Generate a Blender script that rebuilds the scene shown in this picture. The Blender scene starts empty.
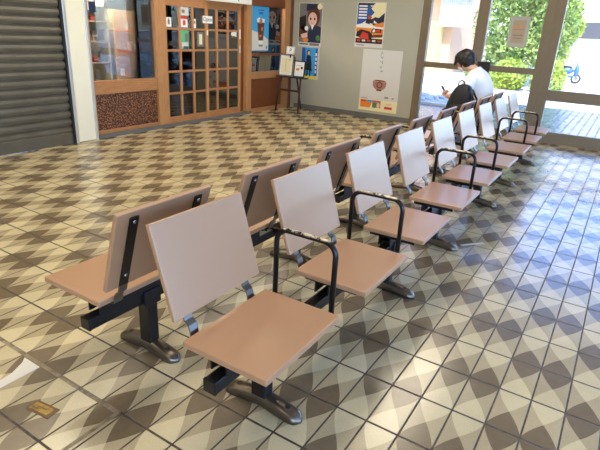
import bpy, bmesh, math, random
from math import sin, cos, pi, radians
from mathutils import Vector, Matrix
random.seed(7)
S = bpy.context.scene
C = S.collection

# ------------------------------------------------------------------ camera
cam = bpy.data.cameras.new('camera'); camo = bpy.data.objects.new('camera', cam); C.objects.link(camo)
pitch, yaw, roll = 0.369843, -0.550878, 0.052891
F = Vector((sin(yaw)*cos(pitch), cos(yaw)*cos(pitch), -sin(pitch)))
R0 = Vector((cos(yaw), -sin(yaw), 0)); U0 = R0.cross(F)
R = R0*cos(roll) + U0*sin(roll); U = -R0*sin(roll) + U0*cos(roll)
m = Matrix((R, U, -F)).transposed().to_4x4()
m.translation = Vector((0.30237, -2.00572, 1.40710))
camo.matrix_world = m
cam.sensor_width = 36; cam.lens = 503.5/600*36; cam.clip_start = .05; cam.clip_end = 400
S.camera = camo

# ------------------------------------------------------------------ sky, sun, exposure
W = bpy.data.worlds.new('World'); S.world = W; W.use_nodes = True
nt = W.node_tree; nt.nodes.clear()
sky = nt.nodes.new('ShaderNodeTexSky'); sky.sky_type = 'NISHITA'; sky.sun_disc = False
sky.sun_elevation = radians(48); sky.sun_rotation = radians(170); sky.air_density = 1.0; sky.dust_density = .6; sky.ozone_density = 2.0
bg = nt.nodes.new('ShaderNodeBackground'); bg.inputs[1].default_value = 1.15
wo = nt.nodes.new('ShaderNodeOutputWorld')
tn = nt.nodes.new('ShaderNodeMix'); tn.data_type = 'RGBA'; tn.blend_type = 'MULTIPLY'; tn.inputs[0].default_value = 1
tn.inputs[7].default_value = (.72, .95, 1.35, 1)
nt.links.new(sky.outputs[0], tn.inputs[6]); nt.links.new(tn.outputs[2], bg.inputs[0]); nt.links.new(bg.outputs[0], wo.inputs[0])
sun = bpy.data.lights.new('sun', 'SUN'); sun.energy = 14; sun.angle = radians(.6); sun.color = (1, .95, .86)
suno = bpy.data.objects.new('sun', sun); C.objects.link(suno)
sd = Vector((.25, -1.0, 1.14)).normalized()           # towards the sun
suno.rotation_euler = sd.to_track_quat('Z', 'Y').to_euler()
def area(name, loc, sx, sy, power, color, rot=(0, 0, 0)):
    l = bpy.data.lights.new(name, 'AREA'); l.shape = 'RECTANGLE'; l.size = sx; l.size_y = sy; l.energy = power; l.color = color
    o = bpy.data.objects.new(name, l); C.objects.link(o); o.location = loc; o.rotation_euler = rot
    return o
WARM = (1, .80, .55)
for x in (-3.9, -1.3):                           # rows of ceiling tubes of the waiting room
    for y in (-3.2, .2, 3.6):
        area('ceiling_tube', (x, y, 3.1), .5, 2.2, 42, (1, .88, .68))
area('shop_lamp_and_fill', (-6.3, 3.9, 2.4), 1.6, 1.6, 300, WARM); area('shop_lamp_and_fill', (-5.9, 4.6, 2.3), .8, 1.6, 240, WARM, (0, radians(50), 0))  # second, tilted light is added to brighten the cafe walls
area('case_lamp', (-5.36, 2.45, 2.08), .10, .8, 110, (1, .88, .62))
area('shop_lamp_and_fill', (-6.1, 5.5, 2.0), .5, .6, 90, WARM)
S.view_settings.view_transform = 'Standard'; S.view_settings.look = 'None'
S.view_settings.exposure = 0.0; S.view_settings.gamma = 1.0; S.view_settings.use_curve_mapping = False

# ------------------------------------------------------------------ materials
def lin(c):
    return tuple((v/255/12.92 if v/255 <= .04045 else ((v/255+.055)/1.055)**2.4) for v in c) + (1,)
class N:
    def __init__(s, mat): s.t = mat.node_tree
    def n(s, typ, **kw):
        nd = s.t.nodes.new(typ)
        for k, v in kw.items(): setattr(nd, k, v)
        return nd
    def link(s, a, b): s.t.links.new(a, b)
    def val(s, inp, v):
        if isinstance(v, (int, float, tuple)): inp.default_value = v
        else: s.link(v, inp)
    def m(s, op, a, b=0, c=0):
        nd = s.n('ShaderNodeMath', operation=op)
        s.val(nd.inputs[0], a); s.val(nd.inputs[1], b); s.val(nd.inputs[2], c)
        return nd.outputs[0]
    def mix(s, f, a, b):
        nd = s.n('ShaderNodeMix', data_type='RGBA')
        s.val(nd.inputs[0], f); s.val(nd.inputs[6], a); s.val(nd.inputs[7], b)
        return nd.outputs[2]
    def noise(s, scale, detail=3, rough=.5, vec=None):
        nd = s.n('ShaderNodeTexNoise'); nd.inputs['Scale'].default_value = scale
        nd.inputs['Detail'].default_value = detail; nd.inputs['Roughness'].default_value = rough
        if vec is not None: s.link(vec, nd.inputs['Vector'])
        return nd.outputs['Fac']
    def ramp(s, f, a, b, lo=0., hi=1.):
        nd = s.n('ShaderNodeMapRange'); nd.inputs[1].default_value = a; nd.inputs[2].default_value = b
        nd.inputs[3].default_value = lo; nd.inputs[4].default_value = hi; s.link(f, nd.inputs[0])
        return nd.outputs[0]
def mat(name, col, rough=.5, metal=0, spec=.5, var=0, vscale=20, bump=0, bscale=200, coat=0, emit=0, trans=0):
    mt = bpy.data.materials.new(name); mt.use_nodes = True
    b = mt.node_tree.nodes['Principled BSDF']; g = N(mt)
    c = lin(col); tc = g.n('ShaderNodeTexCoord').outputs['Object']
    b.inputs['Base Color'].default_value = c
    if var:
        f = g.noise(vscale, 4, .6, tc)
        dk = tuple(x*(1-var) for x in c[:3])+(1,); lt = tuple(min(1, x*(1+var*.6)) for x in c[:3])+(1,)
        g.link(g.mix(g.ramp(f, .3, .7), dk, lt), b.inputs['Base Color'])
        g.link(g.ramp(f, .3, .7, rough*.9, min(1, rough*1.15)), b.inputs['Roughness'])
    else: b.inputs['Roughness'].default_value = rough
    b.inputs['Metallic'].default_value = metal; b.inputs['Specular IOR Level'].default_value = spec
    b.inputs['Coat Weight'].default_value = coat; b.inputs['Coat Roughness'].default_value = .12
    if emit:
        b.inputs['Emission Color'].default_value = c; b.inputs['Emission Strength'].default_value = emit
    if bump:
        bn = g.n('ShaderNodeBump'); bn.inputs['Strength'].default_value = bump; bn.inputs['Distance'].default_value = .002
        g.link(g.noise(bscale, 3, .5, tc), bn.inputs['Height']); g.link(bn.outputs[0], b.inputs['Normal'])
    return mt
def wood(name, a, b_, axis='Z', rough=.35, scale=6):
    mt = bpy.data.materials.new(name); mt.use_nodes = True; g = N(mt); b = mt.node_tree.nodes['Principled BSDF']
    mp = g.n('ShaderNodeMapping'); sc = {'Z': (18, 18, 1.2), 'Y': (18, 1.2, 18)}[axis]
    mp.inputs['Scale'].default_value = sc
    g.link(g.n('ShaderNodeTexCoord').outputs['Object'], mp.inputs[0])
    f = g.noise(scale, 5, .65, mp.outputs[0])
    g.link(g.mix(g.ramp(f, .3, .7), lin(a), lin(b_)), b.inputs['Base Color'])
    b.inputs['Roughness'].default_value = rough
    return mt
def glass(name, tint=(1, 1, 1, 1), rough=0.0, dirt=.03):
    mt = bpy.data.materials.new(name); mt.use_nodes = True; g = N(mt); t = mt.node_tree
    t.nodes.remove(t.nodes['Principled BSDF'])
    tr = g.n('ShaderNodeBsdfTransparent'); tr.inputs[0].default_value = tint
    gl = g.n('ShaderNodeBsdfGlossy'); gl.inputs['Roughness'].default_value = rough
    fr = g.n('ShaderNodeFresnel'); fr.inputs[0].default_value = 1.5
    mx = g.n('ShaderNodeMixShader'); g.link(g.m('MINIMUM', g.m('MULTIPLY', fr.outputs[0], 3.4), 1.0), mx.inputs[0]); g.link(tr.outputs[0], mx.inputs[1]); g.link(gl.outputs[0], mx.inputs[2])
    g.link(mx.outputs[0], t.nodes['Material Output'].inputs[0])
    return mt

def floor_material(name, outside=False):
    u = .26
    mt = bpy.data.materials.new(name); mt.use_nodes = True; g = N(mt); b = mt.node_tree.nodes['Principled BSDF']
    tc = g.n('ShaderNodeTexCoord').outputs['Object']
    sp = g.n('ShaderNodeSeparateXYZ'); g.link(tc, sp.inputs[0])
    X = g.m('MULTIPLY', sp.outputs[0], 2/u); Y = g.m('MULTIPLY', sp.outputs[1], 1/u)
    j = g.m('FLOOR', X); i = g.m('ROUND', Y)
    xf = g.m('SUBTRACT', X, j); yf = g.m('SUBTRACT', Y, i)
    # vesica chain: half width 1 at the joint line, 0 half way along the tile
    t = g.m('MULTIPLY', g.m('ABSOLUTE', yf), 2.0)
    hw = g.m('SUBTRACT', 1.0, g.m('POWER', t, 1.45))
    xa = g.m('ABSOLUTE', g.m('MULTIPLY_ADD', xf, 2.0, -1.0))
    lens = g.ramp(g.m('SUBTRACT', hw, xa), -.015, .015)
    par = g.m('MODULO', g.m('ADD', g.m('ADD', g.m('FLOOR', g.m('MULTIPLY', g.m('ADD', j, 3.0), .5)), i), 1001.0), 2.0)
    par = g.m('ROUND', par)          # 0 -> dark, 1 -> cream
    sp1 = g.noise(160, 3, .7, tc); sp2 = g.noise(3.2, 4, .6, tc); sp3 = g.noise(28, 4, .6, tc)
    if outside:
        cream, dark, mid = lin((132, 142, 150)), lin((124, 134, 142)), lin((128, 138, 146))
    else:
        cream, dark, mid = lin((213, 197, 156)), lin((120, 103, 78)), lin((188, 171, 134))
    cm = g.mix(g.ramp(sp1, .35, .65), mid, tuple(x*.84 for x in mid[:3])+(1,))
    cc = g.mix(g.ramp(sp1, .45, .7), cream, tuple(x*.88 for x in cream[:3])+(1,))
    cd = g.mix(g.ramp(sp3, .35, .65), dark, tuple(x*.9 for x in dark[:3])+(1,))
    col = g.mix(lens, cm, g.mix(par, cd, cc))
    # per-tile tone
    wn = g.n('ShaderNodeTexWhiteNoise', noise_dimensions='2D'); cv = g.n('ShaderNodeCombineXYZ')
    g.link(j, cv.inputs[0]); g.link(g.m('FLOOR', Y), cv.inputs[1]); g.link(cv.outputs[0], wn.inputs['Vector'])
    br = g.n('ShaderNodeHueSaturation'); g.link(col, br.inputs['Color'])
    g.link(g.m('ADD', g.m('MULTIPLY', g.ramp(wn.outputs[0], 0, 1, .93, 1.05), g.ramp(sp2, .3, .7, .9, 1.06)), 0.0), br.inputs['Value'])
    col = br.outputs[0]
    # joints
    dx = g.m('MULTIPLY', g.m('ABSOLUTE', g.m('SUBTRACT', X, g.m('ROUND', X))), u/2)
    dy = g.m('MULTIPLY', g.m('ABSOLUTE', g.m('SUBTRACT', Y, g.m('ROUND', Y))), u)
    jx = g.ramp(dx, .0030, .0044, 1, 0); jy = g.ramp(dy, .0042, .0058, 1, 0)
    if outside:
        jy = g.m('MULTIPLY', jy, .25); jx = g.ramp(dx, .006, .010, 1, 0)
    joint = g.m('MAXIMUM', jx, jy)
    gc = g.mix(g.ramp(sp3, .4, .7), lin((48, 36, 24)), lin((92, 74, 52))) if not outside else lin((34, 42, 50))
    col = g.mix(joint, col, gc)
    if not outside:      # the two wide expansion joints at the near left
        wy = g.m('MULTIPLY', g.ramp(g.m('ABSOLUTE', g.m('ADD', sp.outputs[1], 1.046)), .0085, .0105, 1, 0), g.m('LESS_THAN', sp.outputs[0], -1.055))
        wx = g.m('MULTIPLY', g.ramp(g.m('ABSOLUTE', g.m('ADD', sp.outputs[0], 1.064)), .0085, .0105, 1, 0), g.m('LESS_THAN', sp.outputs[1], -1.036))
        wide = g.m('MAXIMUM', wx, wy)
        col = g.mix(wide, col, g.mix(g.ramp(sp3, .35, .65), lin((104, 88, 64)), lin((150, 134, 104))))
        joint = g.m('MAXIMUM', joint, g.m('MULTIPLY', wide, .6))
    g.link(col, b.inputs['Base Color'])
    g.link(g.m('ADD', g.ramp(sp2, .3, .7, .19, .26), g.m('MULTIPLY', joint, .45)), b.inputs['Roughness'])
    b.inputs['Specular IOR Level'].default_value = .8
    bn = g.n('ShaderNodeBump'); bn.inputs['Strength'].default_value = .6; bn.inputs['Distance'].default_value = .0015
    hh = g.m('ADD', g.m('MULTIPLY', joint, -1.0), g.m('MULTIPLY', g.noise(5, 2, .5, tc), .12))
    g.link(hh, bn.inputs['Height']); g.link(bn.outputs[0], b.inputs['Normal'])
    return mt

M = {}
M['floor'] = floor_material('floor_tiles'); M['paving'] = floor_material('outside_tiles', True)
M['wall'] = mat('wall_paint', (176, 172, 152), .38, var=.04, vscale=1.5)
M['ceiling'] = mat('ceiling_paint', (225, 220, 205), .8)
M['base'] = mat('base_grey', (105, 104, 98), .5, var=.1, vscale=8)
M['laminate'] = mat('pink_brown_laminate', (172, 131, 98), .32, spec=.55, coat=.12)
M['edge'] = mat('laminate_edge', (150, 108, 84), .4)
M['black'] = mat('black_steel', (30, 28, 27), .38, metal=.3, spec=.5)
M['tube'] = mat('grey_tube', (52, 50, 50), .28, metal=.8)
M['chrome'] = mat('bright_steel', (170, 172, 175), .22, metal=1)
M['bronze'] = mat('cast_bronze_grey', (116, 104, 90), .30, metal=.85, var=.2, vscale=30)
M['cream'] = mat('cream_panel', (236, 228, 200), .35)
M['alu'] = mat('pale_aluminium', (215, 215, 212), .3, metal=.6)
M['frame'] = mat('window_frame_metal', (128, 112, 90), .42, metal=.35, var=.05)
M['oak'] = wood('orange_wood', (164, 112, 66), (198, 146, 94), 'Z')
M['oaky'] = wood('orange_wood_rail', (158, 104, 62), (190, 136, 86), 'Y')
M['redwood'] = wood('red_brown_wood', (96, 48, 24), (134, 72, 36), 'Z', .3)
M['darkwood'] = wood('dark_cafe_wood', (60, 38, 24), (92, 60, 36), 'Z', .4)
M['white'] = mat('white_paper', (238, 236, 228), .6); M['offwhite'] = mat('pale_grey_paper', (214, 210, 200), .5)
M['glass'] = glass('window_glass'); 
M['ink'] = mat('black_ink', (28, 26, 28), .6); M['red'] = mat('red_print', (205, 58, 44), .5); M['orange'] = mat('orange_print', (232, 132, 40), .5)
M['blue'] = mat('blue_print', (38, 86, 160), .5); M['sky'] = mat('sky_blue_print', (60, 160, 215), .5); M['navy'] = mat('navy_print', (24, 32, 66), .5)
M['green'] = mat('green_print', (70, 130, 60), .5); M['yellow'] = mat('yellow_print', (236, 216, 90), .5); M['brown'] = mat('brown_print', (92, 46, 26), .5)
M['pink'] = mat('pink_print', (232, 190, 170), .5); M['greyp'] = mat('grey_print', (120, 116, 112), .5); M['palegold'] = mat('pale_yellow_print', (236, 226, 176), .5)
M['terra'] = mat('terracotta_print', (170, 116, 100), .5); M['mint'] = mat('green_light_print', (90, 190, 130), .5)

# shutter: grey brown paint with random tone over all slats
def shutter_mat():
    mt = mat('shutter_paint', (110, 104, 90), .36, metal=.5, var=.12, vscale=5)
    return mt
M['shutter'] = shutter_mat()
# pebble panel
def pebble():
    mt = bpy.data.materials.new('pebble_panel'); mt.use_nodes = True; g = N(mt); b = mt.node_tree.nodes['Principled BSDF']
    tc = g.n('ShaderNodeTexCoord').outputs['Object']
    vo = g.n('ShaderNodeTexVoronoi', feature='F1'); vo.inputs['Scale'].default_value = 55; g.link(tc, vo.inputs['Vector'])
    f = g.ramp(vo.outputs['Distance'], .30, .52)
    rc = g.n('ShaderNodeSeparateColor'); g.link(vo.outputs['Color'], rc.inputs[0])
    st = g.mix(rc.outputs[0], lin((205, 132, 76)), lin((122, 76, 48)))
    g.link(g.mix(f, st, lin((52, 34, 26))), b.inputs['Base Color']); b.inputs['Roughness'].default_value = .45
    bn = g.n('ShaderNodeBump'); bn.invert = True; bn.inputs['Strength'].default_value = .8; bn.inputs['Distance'].default_value = .006
    g.link(vo.outputs['Distance'], bn.inputs['Height']); g.link(bn.outputs[0], b.inputs['Normal'])
    return mt
M['pebble'] = pebble()
# armrest: black paint worn to the metal along the top
def worn():
    mt = mat('worn_black_tube', (50, 48, 50), .28, metal=.75); g = N(mt); b = mt.node_tree.nodes['Principled BSDF']
    tc = g.n('ShaderNodeTexCoord').outputs['Object']; sp = g.n('ShaderNodeSeparateXYZ'); g.link(tc, sp.inputs[0])
    top = g.ramp(sp.outputs[2], .647, .655)
    f = g.m('MULTIPLY', top, g.ramp(g.noise(45, 5, .7, tc), .44, .50))
    g.link(g.mix(f, lin((42, 40, 41)), lin((206, 190, 160))), b.inputs['Base Color'])
    g.link(g.ramp(f, 0, 1, .7, .1), b.inputs['Metallic'])
    return mt
M['worn'] = worn()

# ------------------------------------------------------------------ mesh builders
class MB:
    def __init__(s): s.bm = bmesh.new(); s.mats = []
    def mi(s, m_):
        if m_ not in s.mats: s.mats.append(m_)
        return s.mats.index(m_)
    def face(s, pts, m_):
        vs = [s.bm.verts.new(p) for p in pts]; f = s.bm.faces.new(vs); f.material_index = s.mi(m_); return f
    def box(s, a, b, m_, bev=0, segs=2):
        x0, y0, z0 = a; x1, y1, z1 = b
        vs = [s.bm.verts.new(p) for p in ((x0,y0,z0),(x1,y0,z0),(x1,y1,z0),(x0,y1,z0),(x0,y0,z1),(x1,y0,z1),(x1,y1,z1),(x0,y1,z1))]
        fs = [s.bm.faces.new([vs[k] for k in q]) for q in ((0,3,2,1),(4,5,6,7),(0,1,5,4),(1,2,6,5),(2,3,7,6),(3,0,4,7))]
        for f in fs: f.material_index = s.mi(m_)
        if bev:
            es = list({e for f in fs for e in f.edges})
            r = bmesh.ops.bevel(s.bm, geom=es, offset=bev, segments=segs, affect='EDGES', profile=.5)
            for f in r['faces']: f.material_index = s.mi(m_)
        return vs
    def tube(s, pts, r, m_, n=10, cap=True, rads=None):
        pts = [Vector(p) for p in pts]; rings = []
        t0 = (pts[1]-pts[0]).normalized(); up = Vector((0, 0, 1)) if abs(t0.z) < .9 else Vector((0, 1, 0))
        nrm = t0.cross(up).normalized()
        for k, p in enumerate(pts):
            if k == 0: t = t0
            elif k == len(pts)-1: t = (pts[k]-pts[k-1]).normalized()
            else: t = ((pts[k]-pts[k-1]).normalized()+(pts[k+1]-pts[k]).normalized()).normalized()
            nrm = (nrm - t*nrm.dot(t)).normalized(); bi = t.cross(nrm)
            rr = rads[k] if rads else r
            rings.append([s.bm.verts.new(p + nrm*rr*cos(2*pi*a/n) + bi*rr*sin(2*pi*a/n)) for a in range(n)])
        for k in range(len(rings)-1):
            for a in range(n):
                f = s.bm.faces.new((rings[k][a], rings[k][(a+1)%n], rings[k+1][(a+1)%n], rings[k+1][a])); f.material_index = s.mi(m_); f.smooth = True
        if cap:
            for q in (rings[0][::-1], rings[-1]):
                f = s.bm.faces.new(q); f.material_index = s.mi(m_)
    def strip(s, pts, wy0, wy1, th, m_):
        """flat bar: profile points (x,z) given thickness th, spanning y from wy0 to wy1"""
        P = [Vector((p[0], p[1])) for p in pts]; a, b = [], []
        for k, p in enumerate(P):
            d = (P[min(k+1, len(P)-1)]-P[max(k-1, 0)]).normalized(); nn = Vector((-d.y, d.x))*th/2
            a.append(p+nn); b.append(p-nn)
        loop = a + b[::-1]; n = len(P)
        L0 = [s.bm.verts.new((q.x, wy0, q.y)) for q in loop]; L1 = [s.bm.verts.new((q.x, wy1, q.y)) for q in loop]
        for k in range(len(loop)):
            f = s.bm.faces.new((L0[k], L0[(k+1) % len(loop)], L1[(k+1) % len(loop)], L1[k])); f.material_index = s.mi(m_)
        for L in (L0, L1):
            for k in range(n-1):
                f = s.bm.faces.new((L[k], L[k+1], L[2*n-2-k], L[2*n-1-k])); f.material_index = s.mi(m_)
    def cyl(s, c, ax, r, h, m_, n=16, r2=None):
        c = Vector(c); ax = Vector(ax).normalized(); s.tube([c, c+ax*h], r, m_, n, rads=[r, r if r2 is None else r2])
    def ball(s, c, r, m_, sub=2, sc=(1, 1, 1)):
        res = bmesh.ops.create_icosphere(s.bm, subdivisions=sub, radius=r)
        for v in res['verts']: v.co = Vector((v.co.x*sc[0], v.co.y*sc[1], v.co.z*sc[2])) + Vector(c)
        for f in {f for v in res['verts'] for f in v.link_faces}: f.material_index = s.mi(m_); f.smooth = True
    def build(s, name, parent=None, loc=None):
        bmesh.ops.recalc_face_normals(s.bm, faces=s.bm.faces)
        me = bpy.data.meshes.new(name); s.bm.to_mesh(me); s.bm.free()
        for m_ in s.mats: me.materials.append(M[m_])
        o = bpy.data.objects.new(name, me); C.objects.link(o)
        if parent: o.parent = parent
        if loc: o.location = loc
        return o
def thing(name, label, cat, loc=(0, 0, 0), rz=0, group=None):
    o = bpy.data.objects.new(name, None); C.objects.link(o); o.location = loc; o.rotation_euler = (0, 0, rz)
    o['label'] = label; o['category'] = cat
    if group: o['group'] = group
    return o
def tag(o, label, cat, group=None):
    o['label'] = label; o['category'] = cat
    if group: o['group'] = group
    return o
def struct(o, label=None):
    o['kind'] = 'structure'
    if label: o['label'] = label
    return o
def sbox(name, a, b, m_, bev=0, label=None):
    mb = MB(); mb.box(a, b, m_, bev); return struct(mb.build(name), label)
def copy_tree(o, parent=None):
    c = o.copy(); C.objects.link(c)
    if parent: c.parent = parent
    for ch in o.children: copy_tree(ch, c)
    return c
def text_mesh(body, size, mname, name, parent, mw, extr=.0006):
    cu = bpy.data.curves.new('t', 'FONT'); cu.body = body; cu.size = size; cu.extrude = extr; cu.align_x = 'CENTER'; cu.align_y = 'CENTER'
    o = bpy.data.objects.new('t', cu); C.objects.link(o)
    dg = bpy.context.evaluated_depsgraph_get(); me = bpy.data.meshes.new_from_object(o.evaluated_get(dg))
    bpy.data.objects.remove(o); bpy.data.curves.remove(cu)
    me.materials.clear(); me.materials.append(M[mname]); me.transform(mw)
    r = bpy.data.objects.new(name, me); C.objects.link(r); r.parent = parent
    return r
# frames for text: on the left wall (faces +x, reads along +y) and on the back wall (faces -y, reads along +x)
def left_frame(x, y, z): return Matrix(((0, 0, 1, x), (1, 0, 0, y), (0, 1, 0, z), (0, 0, 0, 1)))
def back_frame(x, y, z): return Matrix(((1, 0, 0, x), (0, 0, -1, y), (0, 1, 0, z), (0, 0, 0, 1)))

# ================================================================== STRUCTURE
XL, YB = -5.2, 6.33
CZ = 3.25
sbox('floor', (-5.45, -7, -.12), (5.0, 6.45, 0), 'floor')
sbox('ceiling', (-8.7, -8.5, CZ), (6.2, 8.2, CZ+.2), 'ceiling')
sbox('wall_back', (-5.2, YB, 0), (-2.75, YB+.14, CZ), 'wall')
sbox('baseboard_back', (-5.1, YB-.015, 0), (-2.75, YB-.0005, .085), 'base')
sbox('wall_rear', (-5.2, -7.1, 0), (2.2, -7.0, CZ), 'wall')
# left wall: the parts above and beside the shop openings
mb = MB(); mb.box((XL-.16, -7, 2.15), (XL-.02, YB, CZ), 'wall'); mb.box((XL-.16, -7, 0), (XL-.02, -1.6, 2.15), 'wall')
struct(mb.build('wall_left'))
for k, y in enumerate((-7.0, -3.6, -.1, 3.24)):          # open right side of the hall: posts only
    sbox('trim_%d' % (20+k), (4.7, y, 0), (4.86, y+.16, CZ), 'frame')
sbox('wall_right_blocker', (4.72, 3.4, 0), (4.84, 6.4, CZ), 'wall')  # unseen wall, added to cut sky light on the far backrests
# curb under the shop fronts
sbox('trim_1', (XL-.04, 1.97, 0), (XL+.045, 5.06, .05), 'base', .004)
# pillar between shutter and shop window
mb = MB()
mb.box((XL-.05, 1.66, .012), (XL+.075, 1.90, 2.4), 'cream', .003)
mb.box((XL-.05, 1.625, 0), (XL+.085, 1.662, 2.4), 'alu', .004); mb.box((XL-.05, 1.898, 0), (XL+.085, 1.932, 2.4), 'alu', .004)
struct(mb.build('trim_2'), 'cream pillar with pale metal edges between shutter and shop window')
# shop window bay
mb = MB()
mb.box((XL-.06, 1.935, .05), (XL+.02, 1.99, 2.15), 'oak', .003); mb.box((XL-.06, 2.99, .05), (XL+.03, 3.135, 2.15), 'oak', .004)
mb.box((XL-.06, 1.99, .535), (XL+.012, 2.99, .695), 'oaky', .003); mb.box((XL-.06, 1.99, .05), (XL+.012, 2.99, .09), 'oaky', .003)
mb.box((XL-.06, 1.99, 2.0), (XL+.012, 2.99, 2.15), 'oaky', .003)
w = struct(mb.build('window_1'), 'orange wood shop window frame with pebble panel')
mb = MB(); mb.box((XL-.05, 1.99, .09), (XL-.01, 2.99, .535), 'pebble'); mb.build('pebble_panel', w)
mb = MB(); mb.box((XL-.03, 1.99, .695), (XL-.024, 2.99, 2.0), 'glass'); mb.build('window_pane', w)
# door header
mb = MB(); mb.box((XL-.06, 3.135, 1.70), (XL+.02, 4.84, 2.15), 'oaky', .004)
mb.box((XL-.10, 3.135, .03), (XL+.03, 4.84, .052), 'oaky', .002)
struct(mb.build('trim_3'))
# right door post pair, dark recess between them
mb = MB(); mb.box((XL-.1, 4.84, 0), (XL-.03, 4.93, 2.15), 'redwood', .003); mb.box((XL-.06, 4.925, 0), (XL+.04, 5.055, 2.15), 'oak', .004)
struct(mb.build('trim_4'))
# sliding lattice doors: five rows by three columns of panes each
def lattice_door(name, y0, y1, x, label):
    st, z0, z1 = .052, .055, 1.70
    mb = MB()
    mb.box((x, y0, z0), (x+.032, y0+st, z1), 'oak', .002); mb.box((x, y1-st, z0), (x+.032, y1, z1), 'oak', .002)
    mb.box((x, y0+st, z0), (x+.032, y1-st, .135), 'oaky', .002); mb.box((x, y0+st, 1.625), (x+.032, y1-st, z1), 'oaky', .002)
    iw = (y1-y0-2*st)
    for k in (1, 2): yy = y0+st+iw*k/3; mb.box((x+.004, yy-.014, .135), (x+.030, yy+.014, 1.625), 'oak', .002)
    for z in (.463, .763, 1.047, 1.333): mb.box((x+.004, y0+st, z-.014), (x+.0305, y1-st, z+.014), 'oaky', .002)
    d = struct(mb.build(name), label)
    mb = MB(); mb.box((x+.013, y0+st, .135), (x+.018, y1-st, 1.625), 'glass'); mb.build('door_pane', d)
    return d
d1 = lattice_door('door_1', 3.14, 4.02, XL-.010, 'left sliding wooden lattice door with glass panes')
d2 = lattice_door('door_2', 3.96, 4.84, XL-.050, 'right sliding wooden lattice door with glass panes')
mb = MB(); mb.box((XL-.018, 4.795, 1.215), (XL-.012, 4.825, 1.36), 'white', .002); mb.box((XL-.018, 4.795, 1.0), (XL-.012, 4.825, 1.115), 'alu', .002); mb.build('door_handle', d2)
mb = MB(); mb.box((XL+.022, 3.985, 1.26), (XL+.030, 4.008, 1.33), 'white', .002); mb.build('door_handle', d1)
# cafe window bay in the corner
mb = MB()
mb.box((XL-.06, 6.03, .0), (XL+.03, 6.20, 2.15), 'oak', .004); mb.box((XL-.05, 6.20, 0), (XL+.01, YB-.001, 2.15), 'redwood', .003)
mb.box((XL-.06, 5.055, .57), (XL+.012, 6.03, .69), 'oaky', .003); mb.box((XL-.06, 5.055, 1.74), (XL+.012, 6.03, 2.15), 'redwood', .003)
mb.box((XL-.06, 5.055, .95), (XL+.0, 6.03, .985), 'redwood', .002); mb.box((XL-.06, 5.055, 0), (XL+.012, 6.03, .07), 'oaky', .003)
w = struct(mb.build('window_2'), 'cafe corner window with red brown wood below')
mb = MB(); mb.box((XL-.045, 5.055, .07), (XL-.012, 6.03, .57), 'redwood'); mb.build('lower_panel', w)
mb = MB(); mb.box((XL-.03, 5.055, .69), (XL-.024, 6.03, 1.74), 'glass'); mb.build('window_pane', w)

# glass front at the back: frames and panes
def bay(name, x0, x1, rails, panes, posts, label):
    mb = MB()
    for a, b in posts: mb.box((a, YB, 0), (b, YB+.10, 2.75), 'frame', .004)
    for z0, z1 in rails: mb.box((x0, YB+.01, z0), (x1, YB+.09, z1), 'frame', .003)
    w = struct(mb.build(name), label)
    for z0, z1 in panes:
        mb = MB(); mb.box((x0, YB+.047, z0), (x1, YB+.053, z1), 'glass'); mb.build('window_pane', w)
bay('window_3', -2.62, -1.88, [(0, .12), (.94, 1.025), (2.65, 2.75)], [(.12, .94), (1.025, 2.65)], [(-2.75, -2.62), (-1.88, -1.72)], 'bronze metal window bay next to the wall')
bay('window_4', -1.72, -.945, [(0, .12), (.955, 1.04), (2.65, 2.75)], [(.12, .955), (1.04, 2.65)], [(-.945, -.82)], 'bronze metal window bay with the notice')
bay('window_5', -.70, 1.4, [(0, .165), (.61, .765), (2.65, 2.75)], [(.165, .61), (.765, 2.65)], [(-.818, -.70), (1.4, 1.55)], 'bronze metal glass door leaf on the right')
bay('window_6', 1.55, 4.7, [(0, .165), (.61, .765), (2.65, 2.75)], [(.165, .61), (.765, 2.65)], [(4.7, 4.85)], 'bronze metal window bay far right')
sbox('wall_front', (-2.75, YB+.02, 2.75), (4.85, YB+.08, CZ), 'glass')

# ================================================================== OUTSIDE GROUND
M['asphalt'] = mat('pale_concrete', (212, 208, 196), .9, var=.06, vscale=2)
sbox('floor_outside', (-4.9, 6.45, -.12), (9, 11.2, -.002), 'paving')
sbox('ground', (-60, -60, -.5), (60, 90, -.13), 'asphalt')
sbox('road', (-30, 11.2, -.129), (30, 60, -.02), 'asphalt')
sbox('floor_outside_side', (5.0, -8, -.12), (9, 6.45, -.002), 'paving')

# ================================================================== SHOP INTERIORS
M['cafewall'] = mat('cafe_wall', (190, 152, 108), .7, var=.08, vscale=3)
M['caseback'] = mat('case_backing', (196, 186, 150), .6)
mb = MB()
mb.box((-8.6, 3.15, -.10), (XL-.12, 6.3, -.001), 'darkwood'); mb.box((-8.7, 3.1, 0), (-8.6, 6.3, 2.5), 'cafewall')
mb.box((-8.6, 3.05, 0), (XL-.12, 3.13, 2.5), 'cafewall'); mb.box((-8.6, 6.3, 0), (XL-.2, 6.38, 2.5), 'cafewall'); mb.box((-8.6, 3.05, 2.5), (XL-.12, 6.38, 2.6), 'ceiling')
struct(mb.build('wall_left_cafe'))
mb = MB(); mb.box((-6.1, 1.94, 0), (-6.04, 3.05, 2.2), 'caseback'); mb.box((-6.04, 1.9, 0), (XL-.07, 1.94, 2.2), 'caseback'); mb.box((-6.04, 3.0, 0), (XL-.07, 3.045, 2.2), 'caseback'); mb.box((-6.04, 1.9, 2.12), (XL-.07, 3.04, 2.2), 'caseback')
mb.box((-6.04, 1.94, .45), (XL-.07, 3.0, .5), 'caseback')
struct(mb.build('wall_left_display'))

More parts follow.
